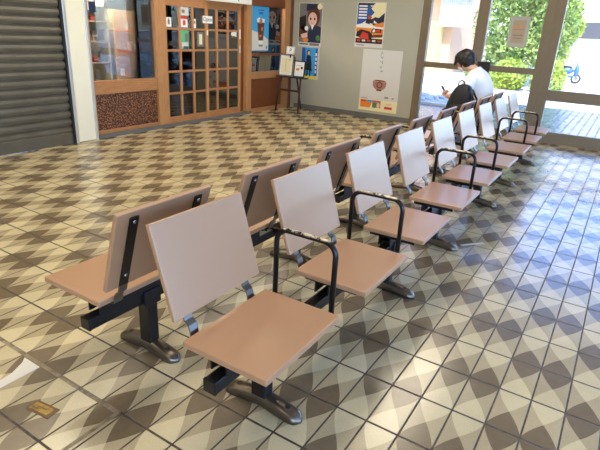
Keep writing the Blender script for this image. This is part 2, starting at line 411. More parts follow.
# ================================================================== ROLLER SHUTTER
t = thing('roller_shutter', 'closed grey brown roller shutter left of the cream pillar', 'shutter', (XL+.03, 0, 0))
mb = MB(); n = 28; zs = .092; prof = []
for k in range(n):
    z = .13 + k*zs
    prof += [(0, z), (.022, z+.006), (.030, z+.034), (.024, z+.062), (.0, z+.078)]
prof.append((0, .13+n*zs))
for (a, b) in zip(prof[:-1], prof[1:]):
    mb.face([(a[0], -1.6, a[1]), (a[0], 1.61, a[1]), (b[0], 1.61, b[1]), (b[0], -1.6, b[1])], 'shutter')
mb.face([(-.03, -1.6, .13), (-.03, 1.61, .13), (-.03, 1.61, 2.7), (-.03, -1.6, 2.7)], 'shutter')
sl = mb.build('slat_curtain', t)
mb = MB(); mb.box((-.01, -1.6, .004), (.03, 1.61, .135), 'shutter', .005); mb.build('bottom_bar', t)
mb = MB(); mb.box((-.04, 1.598, 0), (.05, 1.624, 2.4), 'ink', .002); mb.build('guide_rail', t)

# ================================================================== ROW BENCHES
def make_bench():
    root = thing('row_bench', '', 'bench')
    mb = MB(); mb.box((-.026, -.905, .258), (.026, .905, .308), 'black', .004)
    beam = mb.build('beam', root)
    for s in (-1, 1):
        mb = MB(); mb.box((-.027, s*.909-.006, .257), (.027, s*.909+.006, .309), 'black', .003); mb.build('end_cap', beam)
        # sleeve clamps
    for yc in (-.605, .605):
        p = MB(); p.box((-.042, yc-.026, .045), (.030, yc+.026, .262), 'black', .006)
        p.box((-.046, yc-.045, .245), (.046, yc+.045, .322), 'black', .004)
        ped = p.build('pedestal', root)
        f = MB(); prof = []
        for k in range(21):
            a = -1+2*k/20; x = a*.185
            end = math.sqrt(max(0, 1-max(0, (abs(a)-.8)/.2)**2))
            hw = (.030 + .006*abs(a))*max(end, .15); zt = .022 + .036*(1-abs(a)**1.6)*1.0 + .004
            zb = .001 + .014*max(0, 1-abs(a)*1.5)
            zt = zb + (zt-zb)*(.35+.65*end)
            prof.append((x, hw, zb, zt))
        rings = []
        for x, hw, zb, zt in prof:
            h = zt-zb; c = [( -1, 0), (-1, .55), (-.8, .88), (-.4, 1), (.4, 1), (.8, .88), (1, .55), (1, 0)]
            rings.append([f.bm.verts.new((x, yc+q[0]*hw, zb+q[1]*h)) for q in c])
        for k in range(len(rings)-1):
            for a in range(8):
                fc = f.bm.faces.new((rings[k][a], rings[k][(a+1) % 8], rings[k+1][(a+1) % 8], rings[k+1][a])); fc.material_index = f.mi('bronze'); fc.smooth = a != 7
        for q in (rings[0][::-1], rings[-1]): f.bm.faces.new(q).material_index = f.mi('bronze')
        foot = f.build('foot', ped)
        for sx in (-1, 1):
            b = MB(); b.cyl((sx*.118, yc, .040), (0, 0, 1), .0115, .0065, 'ink', 14); b.build('bolt', foot)
    for k, yc in enumerate((-.6863, 0, .6863)):
        w = .4645/2
        sb = MB(); sb.box((-.1115, yc-w, .396), (.235, yc+w, .4205), 'laminate', .0045, 3)
        seat = sb.build('seat', root)
        # backrest, leaning
        bb = MB(); vs = bb.box((-.02, yc-w, 0), (0, yc+w, .341), 'laminate', .0045, 3)
        lean = math.atan2(.102, .325); rm = Matrix.Rotation(-lean, 4, 'Y'); 
        for v in bb.bm.verts: v.co = (rm @ v.co) + Vector((-.139, 0, .480))
        back = bb.build('backrest', root)
        for s in (-1, 1):
            ys = yc + s*.158
            st = MB()
            def on(d, h): v = rm @ Vector((-.02-d, 0, h)); return (v.x-.139, v.z+.480)
            st.strip([(.10, .392), (-.095, .392), (-.118, .394), (-.127, .402), (-.131, .420), (-.1375, .44), on(.0035, -.02), on(.0035, .02), on(.0035, .318)], ys-.019, ys+.019, .006, 'strapm')
            strap = st.build('support_strap', back)
            for h in (.30, .06):
                bl = MB(); x, z = on(.006, h); bl.ball((x-.002, ys, z), .0075, 'chrome', 2, (.6, 1, 1)); bl.build('bolt', strap)
        # under-seat channel brackets down to the beam
        cb = MB()
        for s in (-1, 1):
            y0 = yc+s*.158
            cb.box((-.09, y0-.018, .372), (.17, y0+.018, .3955), 'black', .002)
        cb.box((-.036, yc-.18, .312), (-.030, yc+.18, .385), 'black'); cb.box((.030, yc-.18, .312), (.036, yc+.18, .385), 'black')
        cb.box((-.09, yc-.18, .362), (.17, yc-.172, .385), 'black')
        cb.build('seat_bracket', root)
    for ya in (-.343, .343):
        a = MB(); rr = .055; x0, x1, zt, zb = -.138, .140, .645, .300
        pts = [(x0, ya, zb), (x0, ya, zt-rr)]
        for q in range(1, 8): th = pi-q*pi/2/8; pts.append((x0+rr+rr*cos(th), ya, zt-rr+rr*sin(th)))
        pts += [(x0+rr, ya, zt), (0, ya, zt+.001), (x1-rr, ya, zt)]
        for q in range(1, 8): th = pi/2-q*pi/2/8; pts.append((x1-rr+rr*cos(th), ya, zt-rr+rr*sin(th)))
        pts += [(x1, ya, zt-rr), (x1, ya, zb)]
        a.tube(pts, .0115, 'worn', 12); arm = a.build('armrest', root)
        c = MB(); c.box((-.155, ya-.016, .286), (.157, ya+.016, .318), 'black', .004); c.build('arm_bracket', arm)
    return root
# strap steel: dark on its length, paler and more metallic at the bend below the backrest
def strapm():
    mt = mat('strap_steel', (40, 36, 34), .34, metal=.6); g = N(mt); b = mt.node_tree.nodes['Principled BSDF']
    tc = g.n('ShaderNodeTexCoord').outputs['Object']; sp = g.n('ShaderNodeSeparateXYZ'); g.link(tc, sp.inputs[0])
    f = g.m('MULTIPLY', g.ramp(sp.outputs[2], .398, .405), g.ramp(sp.outputs[2], .482, .486, 1, 0))
    g.link(g.mix(f, lin((38, 33, 30)), lin((128, 128, 130))), b.inputs['Base Color']); g.link(g.ramp(f, 0, 1, .5, 1), b.inputs['Metallic'])
    return mt
M['strapm'] = strapm()
bench = make_bench()
RL = ['three-seat brown bench facing right, nearest of its row, full first seat in front', 'middle three-seat bench of the right-hand row, facing right', 'farthest three-seat bench of the right-hand row, beside the glass front',
      'nearest three-seat bench of the left-hand row, facing the shutter', 'middle three-seat bench of the left-hand row, seen over the right-hand backs', 'farthest left-hand three-seat bench, with the seated person on it']
for k in range(6):
    b = bench if k == 0 else copy_tree(bench)
    q = k % 3
    b.location = (-.644 if k < 3 else -1.290, -.074-(.006 if k > 2 else 0)+q*2.0589, 0); b.rotation_euler = (0, 0, 0 if k < 3 else pi)
    b['label'] = RL[k]; b['group'] = 'benches in two back-to-back rows'

# ================================================================== WALL POSTERS
def sheet(mb, x0, x1, z0, z1, m_, y=YB-.0035, th=.003):
    mb.box((x0, y, z0), (x1, y+th, z1), m_)
def poly(mb, pts, m_, lay):
    """flat printed shape on a sheet of the back wall, lay = print layer"""
    y = YB-.0035-.0003*lay
    mb.face([(x, y, z) for x, z in pts], m_)
def ell(mb, cx, cz, rx, rz, m_, lay, n=20, a0=0, a1=2*pi):
    poly(mb, [(cx+rx*cos(a0+(a1-a0)*k/n), cz+rz*sin(a0+(a1-a0)*k/n)) for k in range(n)], m_, lay)
# 1: illustrated poster, a generic girl in a navy cap
mb = MB(); x0, x1, z0, z1 = -5.07, -4.58, 1.125, 1.86; sheet(mb, x0, x1, z0, z1, 'offwhite')
poly(mb, [(x0+.01, z0+.07), (x1-.01, z0+.07), (x1-.01, z1-.01), (x0+.01, z1-.01)], 'greyp', 1)
poly(mb, [(x0+.01, z1-.25), (x0+.15, z1-.2), (x0+.17, z1-.5), (x0+.01, z1-.42)], 'ink', 2)
poly(mb, [(x0+.01, z0+.3), (x0+.13, z0+.38), (x0+.2, z0+.2), (x0+.01, z0+.15)], 'brown', 2)
poly(mb, [(x1-.01, z0+.07), (x0+.20, z0+.07), (x0+.20, z0+.24), (x0+.27, z0+.37), (x1-.12, z0+.37), (x1-.01, z0+.33)], 'navy', 3)
ell(mb, x0+.31, z1-.23, .135, .17, 'brown', 4); ell(mb, x0+.29, z1-.27, .092, .115, 'pink', 5)
poly(mb, [(x0+.16, z1-.02), (x1-.04, z1-.02), (x1-.02, z1-.12), (x0+.3, z1-.1), (x0+.15, z1-.14)], 'navy', 6)
poly(mb, [(x0+.21, z1-.20), (x0+.30, z1-.11), (x0+.40, z1-.2), (x0+.42, z1-.12), (x0+.22, z1-.1)], 'brown', 6)
for dx in (-.04, .045): ell(mb, x0+.29+dx, z1-.265, .017, .024, 'ink', 7)
ell(mb, x0+.28, z1-.335, .018, .007, 'red', 7)
poly(mb, [(x0+.26, z0+.37), (x0+.33, z0+.37), (x0+.29, z0+.28)], 'white', 6)
poly(mb, [(x0+.05, z0+.2), (x0+.19, z0+.24), (x0+.2, z0+.16), (x0+.08, z0+.14)], 'pink', 6); ell(mb, x0+.17, z0+.31, .04, .04, 'white', 6)
ell(mb, x0+.16, z0+.11, .06, .04, 'orange', 6); ell(mb, x1-.07, z0+.15, .045, .05, 'green', 6); ell(mb, x1-.06, z1-.06, .05, .05, 'palegold', 7)
poly(mb, [(x0+.03, z0+.03), (x0+.22, z0+.03), (x0+.22, z0+.05), (x0+.03, z0+.05)], 'ink', 2); poly(mb, [(x0+.25, z0+.02), (x1-.04, z0+.02), (x1-.04, z0+.06), (x0+.25, z0+.06)], 'greyp', 2)
tag(mb.build('poster'), 'poster of a brown-haired girl in a navy cap, above the smaller blue poster', 'poster')
# 2: blue standing figure poster
mb = MB(); x0, x1, z0, z1 = -4.985, -4.60, .555, 1.118; sheet(mb, x0, x1, z0, z1, 'offwhite')
poly(mb, [(x0+.01, z0+.06), (x1-.03, z0+.06), (x1-.03, z1-.01), (x0+.01, z1-.01)], 'sky', 1)
poly(mb, [(x0+.01, z0+.06), (x0+.12, z0+.06), (x0+.08, z1-.01), (x0+.01, z1-.01)], 'blue', 2); poly(mb, [(x1-.09, z0+.06), (x1-.03, z0+.06), (x1-.03, z1-.01), (x1-.07, z1-.01)], 'blue', 2)
poly(mb, [(x0+.01, z0+.005), (x1-.02, z0+.005), (x1-.02, z0+.06), (x0+.01, z0+.07)], 'yellow', 2); poly(mb, [(x0+.02, z0+.05), (x0+.15, z0+.05), (x0+.1, z0+.12)], 'green', 3)
ell(mb, x0+.16, z1-.10, .04, .055, 'brown', 3); ell(mb, x0+.165, z1-.105, .024, .032, 'pink', 4)
poly(mb, [(x0+.12, z1-.15), (x0+.21, z1-.15), (x0+.24, z1-.32), (x0+.11, z1-.30)], 'navy', 3); poly(mb, [(x0+.11, z1-.29), (x0+.22, z1-.29), (x0+.25, z0+.14), (x0+.10, z0+.16)], 'ink', 4)
for dx in (.13, .19): poly(mb, [(x0+dx, z0+.15), (x0+dx+.03, z0+.15), (x0+dx+.03, z0+.05), (x0+dx, z0+.05)], 'navy', 4)
for k in range(5): poly(mb, [(x1-.075, z1-.10-k*.075), (x1-.045, z1-.10-k*.075), (x1-.045, z1-.15-k*.075), (x1-.075, z1-.15-k*.075)], 'white', 4)
tag(mb.build('poster'), 'small blue poster of a standing figure in a dark coat, beside the easel', 'poster')
# 3: racing poster
mb = MB(); x0, x1, z0, z1 = -3.905, -3.375, 1.18, 1.89; W_, H_ = x1-x0, z1-z0; sheet(mb, x0, x1, z0, z1, 'offwhite')
def pp(l, m_, lay): poly(mb, [(x0+a*W_, z0+b*H_) for a, b in l], m_, lay)
pp([(.03, .09), (.97, .09), (.97, .98), (.03, .98)], 'palegold', 1)
pp([(.03, .45), (.03, .98), (.62, .98), (.5, .86), (.62, .78), (.42, .62), (.55, .45)], 'blue', 2); pp([(.03, .9), (.03, .98), (.65, .98), (.45, .93)], 'navy', 3)
pp([(.5, .62), (.66, .68), (.78, .66), (.97, .78), (.97, .5), (.6, .5)], 'navy', 3)
pp([(.03, .46), (.3, .52), (.45, .47), (.97, .58), (.97, .25), (.03, .35)], 'orange', 4); pp([(.03, .50), (.3, .55), (.7, .47), (.97, .46), (.97, .42), (.03, .44)], 'white', 5)
pp([(.03, .20), (.97, .20), (.97, .09), (.03, .09)], 'ink', 4); pp([(.03, .24), (.6, .16), (.6, .3), (.5, .36), (.2, .4), (.05, .34)], 'ink', 6); pp([(.14, .19), (.5, .18), (.46, .31), (.26, .35)], 'red', 7)
pp([(.55, .33), (.92, .34), (.9, .42), (.6, .43)], 'ink', 6); pp([(.7, .35), (.88, .36), (.86, .41), (.72, .40)], 'red', 7); pp([(.6, .34), (.7, .35), (.68, .42), (.62, .4)], 'white', 7)
pp([(.32, .54), (.64, .54), (.6, .63), (.37, .63)], 'ink', 6); pp([(.22, .54), (.33, .54), (.36, .6)], 'white', 6); pp([(.62, .54), (.76, .54), (.62, .61)], 'white', 6)
ell(mb, x0+.48*W_, z0+.67*H_, .06*W_, .045*H_, 'red', 7); pp([(.55, .22), (.97, .24), (.97, .30), (.58, .28)], 'brown', 6)
for k in range(5): pp([(.07, .93-k*.065), (.36, .93-k*.065), (.36, .895-k*.065), (.07, .895-k*.065)], 'white', 6)
pp([(.07, .035), (.35, .035), (.35, .055), (.07, .055)], 'greyp', 2); pp([(.45, .93), (.6, .93), (.58, .9), (.5, .9)], 'yellow', 6)
for k in range(5): pp([(.08+k*.18, .13), (.2+k*.18, .13), (.2+k*.18, .17), (.08+k*.18, .17)], 'offwhite' if k % 2 else 'red', 6)
tag(mb.build('poster'), 'orange and blue racing poster, upper right on the grey wall', 'poster')
# 4: tea bowl poster
mb = MB(); x0, x1, z0, z1 = -3.72, -2.995, .13, 1.155; W_, H_ = x1-x0, z1-z0; sheet(mb, x0, x1, z0, z1, 'offwhite')
pp([(.0, .0), (1, .0), (1, .19), (.0, .19)], 'palegold', 1)
pp([(.04, .05), (.30, .05), (.36, .15), (.36, .18), (.04, .18)], 'orange', 2); pp([(.36, .06), (.58, .06), (.58, .18), (.36, .18)], 'terra', 2)
pp([(.06, .14), (.2, .15), (.2, .17), (.06, .17)], 'red', 3); pp([(.2, .14), (.34, .14), (.34, .18), (.24, .18)], 'sky', 3); ell(mb, x0+.42*W_, z0+.10*H_, .035, .05, 'green', 3); ell(mb, x0+.52*W_, z0+.10*H_, .03, .045, 'pink', 3)
pp([(.68, .055), (.88, .055), (.88, .095), (.68, .095)], 'red', 2); pp([(.72, .12), (.86, .12), (.86, .15), (.72, .15)], 'pink', 2)
cx, cz = x0+.50*W_, z0+.42*H_
poly(mb, [(cx-.125+.0, cz+.09)]+[(cx+.125*cos(a), cz+.03+.10*sin(a)) for a in [pi+pi*k/14 for k in range(15)]]+[(cx+.125, cz+.09)], 'terra', 3)
poly(mb, [(cx-.05, cz-.08), (cx+.05, cz-.08), (cx+.045, cz-.055), (cx-.045, cz-.055)], 'brown', 4); ell(mb, cx, cz+.09, .125, .018, 'pink', 4); ell(mb, cx, cz+.09, .105, .012, 'brown', 5); ell(mb, cx, cz+.02, .055, .055, 'brown', 4); ell(mb, cx, cz+.02, .038, .038, 'terra', 5)
random.seed(3)
for k in range(5):      # brush-written column of characters
    z = z0+(.95-k*.073)*H_
    for q in range(3):
        a = random.uniform(-1, 1); px, pz = cx+random.uniform(-.018, .018), z+random.uniform(-.014, .014); L = random.uniform(.015, .028)
        dx, dz = L*cos(a+q), L*sin(a+q); nx, nz = -dz/L*.0035, dx/L*.0035
        poly(mb, [(px-dx-nx, pz-dz-nz), (px+dx-nx, pz+dz-nz), (px+dx+nx*.3, pz+dz+nz*.3), (px-dx+nx, pz-dz+nz)], 'greyp', 4+q)
pp([(.66, .23), (.76, .23), (.76, .255), (.66, .255)], 'greyp', 2); pp([(.85, .23), (.9, .23), (.9, .25), (.85, .25)], 'greyp', 2); pp([(.05, .20), (.22, .20), (.22, .21), (.05, .21)], 'greyp', 2)
tag(mb.build('poster'), 'large white poster of a reddish tea bowl, lowest on the grey wall', 'poster')

# drink poster on the cafe window (left wall plane)
def lsheet(mb, y0, y1, z0, z1, m_, x, th=.003): mb.box((x, y0, z0), (x+th, y1, z1), m_)
def lpoly(mb, pts, m_, x): mb.face([(x, y, z) for y, z in pts], m_)
mb = MB(); X = XL-.02; y0, y1, z0, z1 = 5.12, 5.60, 1.03, 1.735; lsheet(mb, y0, y1, z0, z1, 'sky', X)
X += .0034
lpoly(mb, [(y0+.01, z0+.01), (y1-.01, z0+.01), (y1-.01, z0+.18), (y0+.3, z0+.27), (y0+.01, z0+.33)], 'offwhite', X)
cy = y0+.25
lpoly(mb, [(cy-.10, z1-.24), (cy+.10, z1-.24), (cy+.07, z0+.17), (cy-.06, z0+.17)], 'brown', X+.0004)
lpoly(mb, [(cy-.11, z1-.20), (cy-.05, z1-.17), (cy+.02, z1-.19), (cy+.11, z1-.19), (cy+.10, z1-.25), (cy-.10, z1-.25)], 'white', X+.0008)
lpoly(mb, [(cy-.05, z1-.21), (cy, z1-.18), (cy+.05, z1-.22), (cy+.02, z1-.27), (cy-.04, z1-.27)], 'terra', X+.0012)
lpoly(mb, [(cy+.01, z1-.33), (cy+.05, z1-.32), (cy+.055, z1-.37), (cy+.015, z1-.38)], 'orange', X+.0012); lpoly(mb, [(cy-.03, z1-.45), (cy+.02, z1-.44), (cy+.015, z1-.48), (cy-.03, z1-.48)], 'orange', X+.0012)
lpoly(mb, [(cy-.06, z0+.16), (cy+.07, z0+.16), (cy+.06, z0+.12), (cy-.05, z0+.12)], 'white', X+.0004); lpoly(mb, [(cy-.05, z0+.07), (cy+.06, z0+.07), (cy+.06, z0+.1), (cy-.05, z0+.1)], 'greyp', X+.0004)
lpoly(mb, [(cy-.08, z1-.05), (cy+.09, z1-.05), (cy+.09, z1-.065), (cy-.08, z1-.065)], 'blue', X+.0004); lpoly(mb, [(cy-.05, z1-.09), (cy+.06, z1-.09), (cy+.06, z1-.12), (cy-.05, z1-.12)], 'blue', X+.0004)
lpoly(mb, [(y1-.07, z0+.04), (y1-.04, z0+.04), (y1-.04, z0+.08), (y1-.07, z0+.08)], 'navy', X+.0004)
tag(mb.build('poster'), 'blue poster of a tall iced drink in the corner cafe window', 'poster')
# notices stuck on doors and windows
def notice(y0, y1, z0, z1, label, base='white', marks=(), x=XL+.0225-.01+.010, name='notice'):
    mb = MB(); lsheet(mb, y0, y1, z0, z1, base, x, .002)
    for a, b, c, d, m_ in marks:
        lpoly(mb, [(y0+(y1-y0)*a, z0+(z1-z0)*b), (y0+(y1-y0)*c, z0+(z1-z0)*b), (y0+(y1-y0)*c, z0+(z1-z0)*d), (y0+(y1-y0)*a, z0+(z1-z0)*d)], m_, x+.0026)
    o = mb.build(name); tag(o, label, 'notice'); return o
xg1 = XL-.010+.018; xg2 = XL-.050+.018
notice(3.20, 3.295, 1.355, 1.475, 'small white notice with a dark emblem, first pane of the left door', marks=[(.3, .25, .7, .7, 'greyp'), (.38, .7, .62, .85, 'ink')], x=xg1)
notice(3.475, 3.605, 1.355, 1.50, 'white notice with a red heading, second pane of the left door', marks=[(0, .75, 1, 1, 'red'), (.3, .2, .7, .65, 'red')], x=xg1)
notice(3.48, 3.63, 1.51, 1.62, 'grey paper above the red-headed notice on the left door', 'offwhite', marks=[(.1, .3, .5, .7, 'greyp')], x=xg1)
notice(3.715, 3.775, 1.35, 1.475, 'narrow white slip, third pane of the left door', marks=[(.2, .5, .8, .75, 'greyp')], x=xg1)
notice(3.465, 3.62, 1.07, 1.315, 'green flyer in the second row of the left door', 'mint', marks=[(.5, .4, .95, .85, 'greyp'), (.1, .05, .9, .35, 'offwhite'), (.3, 0, .9, .15, 'blue')], x=xg1)
notice(3.80, 3.93, 1.10, 1.30, 'brown and cream card in the third pane, second row, of the left door', 'greyp', marks=[(.25, .15, .75, .85, 'palegold')], x=xg1)
# open sign hung on the meeting stile
mb = MB(); mb.box((XL+.024, 3.90, 1.425), (XL+.030, 4.105, 1.525), 'white', .002); sgn = mb.build('door_sign')
tag(sgn, 'small white OPEN sign hanging where the lattice doors meet', 'sign'); text_mesh('Open', .085, 'ink', 'lettering', sgn, left_frame(XL+.0308, 4.0, 1.478))
# arrow sticker and dark round sticker on right door
mb = MB(); X = xg2+.002
lpoly(mb, [(4.60, 1.29), (4.64, 1.34), (4.64, 1.315), (4.74, 1.335), (4.74, 1.245), (4.64, 1.265), (4.64, 1.24)], 'white', X); lpoly(mb, [(4.60, 1.29), (4.64, 1.24), (4.64, 1.265), (4.74, 1.245), (4.74, 1.335), (4.64, 1.315), (4.64, 1.34)], 'white', X-.001)
tag(mb.build('arrow_sticker'), 'white arrow sticker pointing left on the right lattice door', 'sticker')
mb = MB(); mb.cyl((X-.001, 4.67, 1.525), (1, 0, 0), .034, .0015, 'ink', 20); mb.box((X-.001, 4.62, 1.43), (X+.0005, 4.72, 1.475), 'ink'); mb.cyl((X+.0, 4.665, 1.452), (1, 0, 0), .018, .0012, 'brown', 12)
tag(mb.build('round_sticker'), 'black sticker in the top right pane of the right door', 'sticker')
# white shop sign above the doors
mb = MB(); mb.box((XL+.03, 3.96, 1.735), (XL+.10, 4.96, 2.08), 'white', .004); mb.box((XL+.101, 4.62, 1.765), (XL+.1015, 4.64, 1.80), 'ink')
tag(mb.build('shop_sign'), 'white sign board over the right lattice door', 'sign')
notice(2.0, 2.13, 1.48, 1.80, 'navy and white card at the top left of the shop window', 'navy', marks=[(.3, .45, .85, .95, 'greyp'), (.1, .05, .25, .95, 'white'), (.3, .35, .85, .42, 'white')], x=XL-.023)

# ================================================================== EASEL WITH FRAMED NOTICES
e = thing('easel', 'dark brown wooden easel standing in the corner by the grey wall', 'easel', (-4.86, 5.90, 0))
mb = MB(); mb.box((-.30, -.13, .595), (.33, -.02, .615), 'ink', .002); mb.build('tray', e)
mb = MB(); mb.tube([(-.30, -.10, 0), (-.20, .0, .9)], .018, 'darkwood', 8); mb.build('leg', e)
mb = MB(); mb.tube([(.19, -.10, 0), (.17, .0, .9)], .018, 'darkwood', 8); mb.build('leg', e)
mb = MB(); mb.tube([(0, .30, 0), (-.01, .02, .95)], .015, 'ink', 8); mb.build('leg', e)
mb = MB(); mb.box((-.25, -.07, .35), (.19, -.045, .385), 'darkwood', .002); mb.build('crossbar', e)
mb = MB(); mb.box((-.21, -.012, .84), (.18, .012, .87), 'darkwood', .002); mb.build('crossbar', e)
def framed(x, w_, h_, label, fm, marks, z=.615, y=5.825):
    o = thing('framed_notice', label, 'framed notice', (x, y, z))
    mb = MB(); t_ = .018
    for a, b in (((-w_/2, 0), (w_/2, t_)), ((-w_/2, h_-t_), (w_/2, h_)), ((-w_/2, t_), (-w_/2+t_, h_-t_)), ((w_/2-t_, t_), (w_/2, h_-t_))): mb.box((a[0], -.012, a[1]), (b[0], .006, b[1]), fm, .001)
    mb.build('frame', o)
    mb = MB(); mb.box((-w_/2+t_, -.004, t_), (w_/2-t_, .004, h_-t_), 'white')
    for a, b, c, d, m_ in marks: mb.face([(-w_/2+w_*a, -.0045, h_*b), (-w_/2+w_*c, -.0045, h_*b), (-w_/2+w_*c, -.0045, h_*d), (-w_/2+w_*a, -.0045, h_*d)], m_)
    mb.build('sheet', o)
    o.rotation_euler = (radians(-7), 0, 0); return o
framed(-4.985, .30, .37, 'larger cream sheet in a grey frame standing on the easel', 'greyp', [(.15, .15, .85, .85, 'palegold'), (.45, .2, .47, .8, 'greyp'), (.6, .75, .8, .77, 'greyp')])
framed(-4.70, .23, .28, 'smaller white framed sheet with orange picture on the easel', 'ink', [(.2, .4, .5, .55, 'orange'), (.62, .5, .8, .65, 'navy'), (.2, .7, .7, .72, 'greyp')])
o = framed(-4.90, .17, .13, 'little white card with a blue letter P above the framed sheets', 'offwhite', [], z=.99, y=5.83); text_mesh('P', .10, 'blue', 'lettering', o, back_frame(0, -.0055, .062))
mb = MB(); mb.box((-.01, .005, -.06), (.01, .015, .03), 'ink'); mb.build('holder', o)

# ================================================================== DISPLAY CASE GOODS AND CAFE FURNITURE
t = thing('display_shelf', 'glass-fronted shelving unit behind the left shop window', 'shelf', (-5.72, 2.47, .5))
mb = MB(); mb.box((-.24, -.50, 0), (-.22, .05, 1.25), 'caseback'); mb.box((-.24, -.51, 0), (.2, -.49, 1.25), 'alu'); mb.box((-.24, .04, 0), (.2, .06, 1.25), 'alu'); mb.build('cabinet_body', t)
for z in (.02, .37, .63, .87, 1.05):
    mb = MB(); mb.box((-.22, -.49, z), (.19, .04, z+.012), 'greyp'); mb.build('shelf_board', t)
random.seed(5)
lb = [('white', .09, .07), ('yellow', .08, .10), ('greyp', .07, .12), ('pink', .06, .09), ('offwhite', .1, .14), ('red', .06, .06)]
where = ['bottom', 'second', 'third', 'fourth']
for si, z in enumerate((.032, .382, .642, .882)):
    for q in range(3):
        m_, w_, h_ = lb[(si*3+q) % 6]; mb = MB(); y = 2.05+q*.16
        mb.box((-5.72, y, .5+z), (-5.72+w_, y+w_, .5+z+h_), m_, .004); mb.box((-5.72, y, .5+z+h_*.4), (-5.7195+w_, y+w_*.98, .5+z+h_*.6), 'offwhite')
        tag(mb.build('goods_box'), '%s box, %s on the %s shelf of the window display' % ({'greyp': 'grey'}.get(m_, m_.replace('offwhite', 'pale')), ('leftmost', 'middle', 'rightmost')[q], where[si]), 'box')
# brown paper screen; its coloured patches and bands stand for reflections in the glass
M['kraft'] = mat('tan_screen', (176, 140, 100), .6, var=.12, vscale=9)
t = thing('paper_screen', 'tan folding screen with patches of painted reflections behind the shop window', 'screen', (-5.42, 2.74, .5))
mb = MB(); mb.box((-.01, -.22, 0), (.01, .245, 1.02), 'kraft'); mb.build('screen_panel', t)
random.seed(11)
for k in range(16):
    mb = MB(); y = random.uniform(-.2, .17); z = random.uniform(.2, .86); w_ = random.uniform(.03, .08); h_ = random.uniform(.04, .12)
    mb.face([(.0105+.0003*k, y, z), (.0105+.0003*k, y+w_, z), (.0105+.0003*k, y+w_, z+h_), (.0105+.0003*k, y, z+h_)], random.choice(['white', 'offwhite', 'red', 'orange', 'pink', 'terra', 'white'])); mb.build('reflection_patch', t)
mb = MB(); mb.face([(.016, -.2, .78), (.016, .22, .74), (.016, .22, .77), (.016, -.2, .81)], 'orange'); mb.build('reflection_band', t); mb = MB(); mb.face([(.016, -.2, .52), (.016, .22, .48), (.016, .22, .51), (.016, -.2, .55)], 'red')
mb.build('reflection_band', t)
mb = MB(); mb.box((-5.50, 2.46, 1.53), (-5.44, 2.97, 1.95), 'ink', .004); tag(mb.build('black_board'), 'black panel hanging high inside the shop window', 'panel')
def cafe_chair(x, y, rz, label):
    t = thing('cafe_chair', label, 'chair', (x, y, 0), rz, 'chairs inside the cafe')
    mb = MB(); mb.box((-.21, -.21, .43), (.21, .21, .46), 'darkwood', .01); mb.build('seat', t)
    mb = MB(); mb.box((-.20, .18, .60), (.20, .20, .66), 'darkwood', .004); mb.box((-.20, .18, .78), (.20, .20, .86), 'darkwood', .004)
    for s in (-.19, .19): mb.box((s-.017, .175, .46), (s+.017, .205, .88), 'darkwood', .003)
    mb.build('backrest', t)
    for sx in (-.18, .18):
        for sy in (-.18, .18): mb = MB(); mb.box((sx-.018, sy-.018, 0), (sx+.018, sy+.018, .43), 'darkwood', .003); mb.build('leg', t)
cafe_chair(-6.2, 5.2, pi/2+pi, 'wooden cafe chair nearest the glass inside the shop')
cafe_chair(-6.9, 5.75, pi/2+pi, 'wooden cafe chair farther in, behind the nearest one')
t = thing('cafe_table', 'dark wooden table inside the cafe beyond the lattice doors', 'table', (-7.1, 4.9, 0))
mb = MB(); mb.box((-.35, -.35, .68), (.35, .35, .71), 'darkwood', .004); mb.build('tabletop', t)
mb = MB(); mb.box((-.03, -.03, 0), (.03, .03, .68), 'ink'); mb.box((-.2, -.2, 0), (.2, .2, .03), 'ink'); mb.build('base', t)
mb = MB(); mb.box((-7.6, 3.3, 0), (-7.3, 4.3, 1.05), 'cafewall', .005); mb.box((-7.65, 3.28, 1.05), (-7.25, 4.32, 1.09), 'darkwood', .004); tag(mb.build('counter'), 'wooden cafe counter deep inside the left door', 'counter')
for k, (y, m_) in enumerate(((5.3, 'white'), (5.62, 'offwhite'), (5.8, 'white'))):
    mb = MB(); mb.box((XL-.22, y, .70), (XL-.17, y+.12, .86), m_, .003); tag(mb.build('booklet'), ['white booklet on the cafe window sill, left', 'pale booklet on the cafe window sill, middle', 'white booklet on the cafe window sill, right'][k], 'booklet')
sbox('trim_5', (XL-.3, 5.06, .66), (XL-.065, 6.03, .70), 'redwood')

# ================================================================== NOTICE ON THE GLASS, BLACK BOARD
M['thinpaper'] = mat('backlit_paper', (176, 172, 156), .8); M['tanpaper'] = mat('tan_print', (176, 152, 122), .8)
mb = MB(); mb.box((-1.405, YB+.040, 1.32), (-1.13, YB+.043, 1.745), 'thinpaper'); mb.box((-1.36, YB+.0395, 1.38), (-1.18, YB+.0399, 1.69), 'tanpaper')
for z, a, b, m_ in ((1.60, -1.34, -1.22, 'orange'), (1.56, -1.34, -1.2, 'terra'), (1.48, -1.34, -1.2, 'greyp'), (1.44, -1.33, -1.22, 'greyp')): mb.box((a, YB+.039, z), (b, YB+.0394, z+.012), m_)
tag(mb.build('notice'), 'paper notice taped to the glass front before the trees', 'notice')
mb = MB(); mb.box((-1.755, YB-.03, .84), (-1.575, YB-.002, 1.085), 'ink', .003); tag(mb.build('black_box'), 'flat black box fixed to the window rail behind the seated person', 'box')

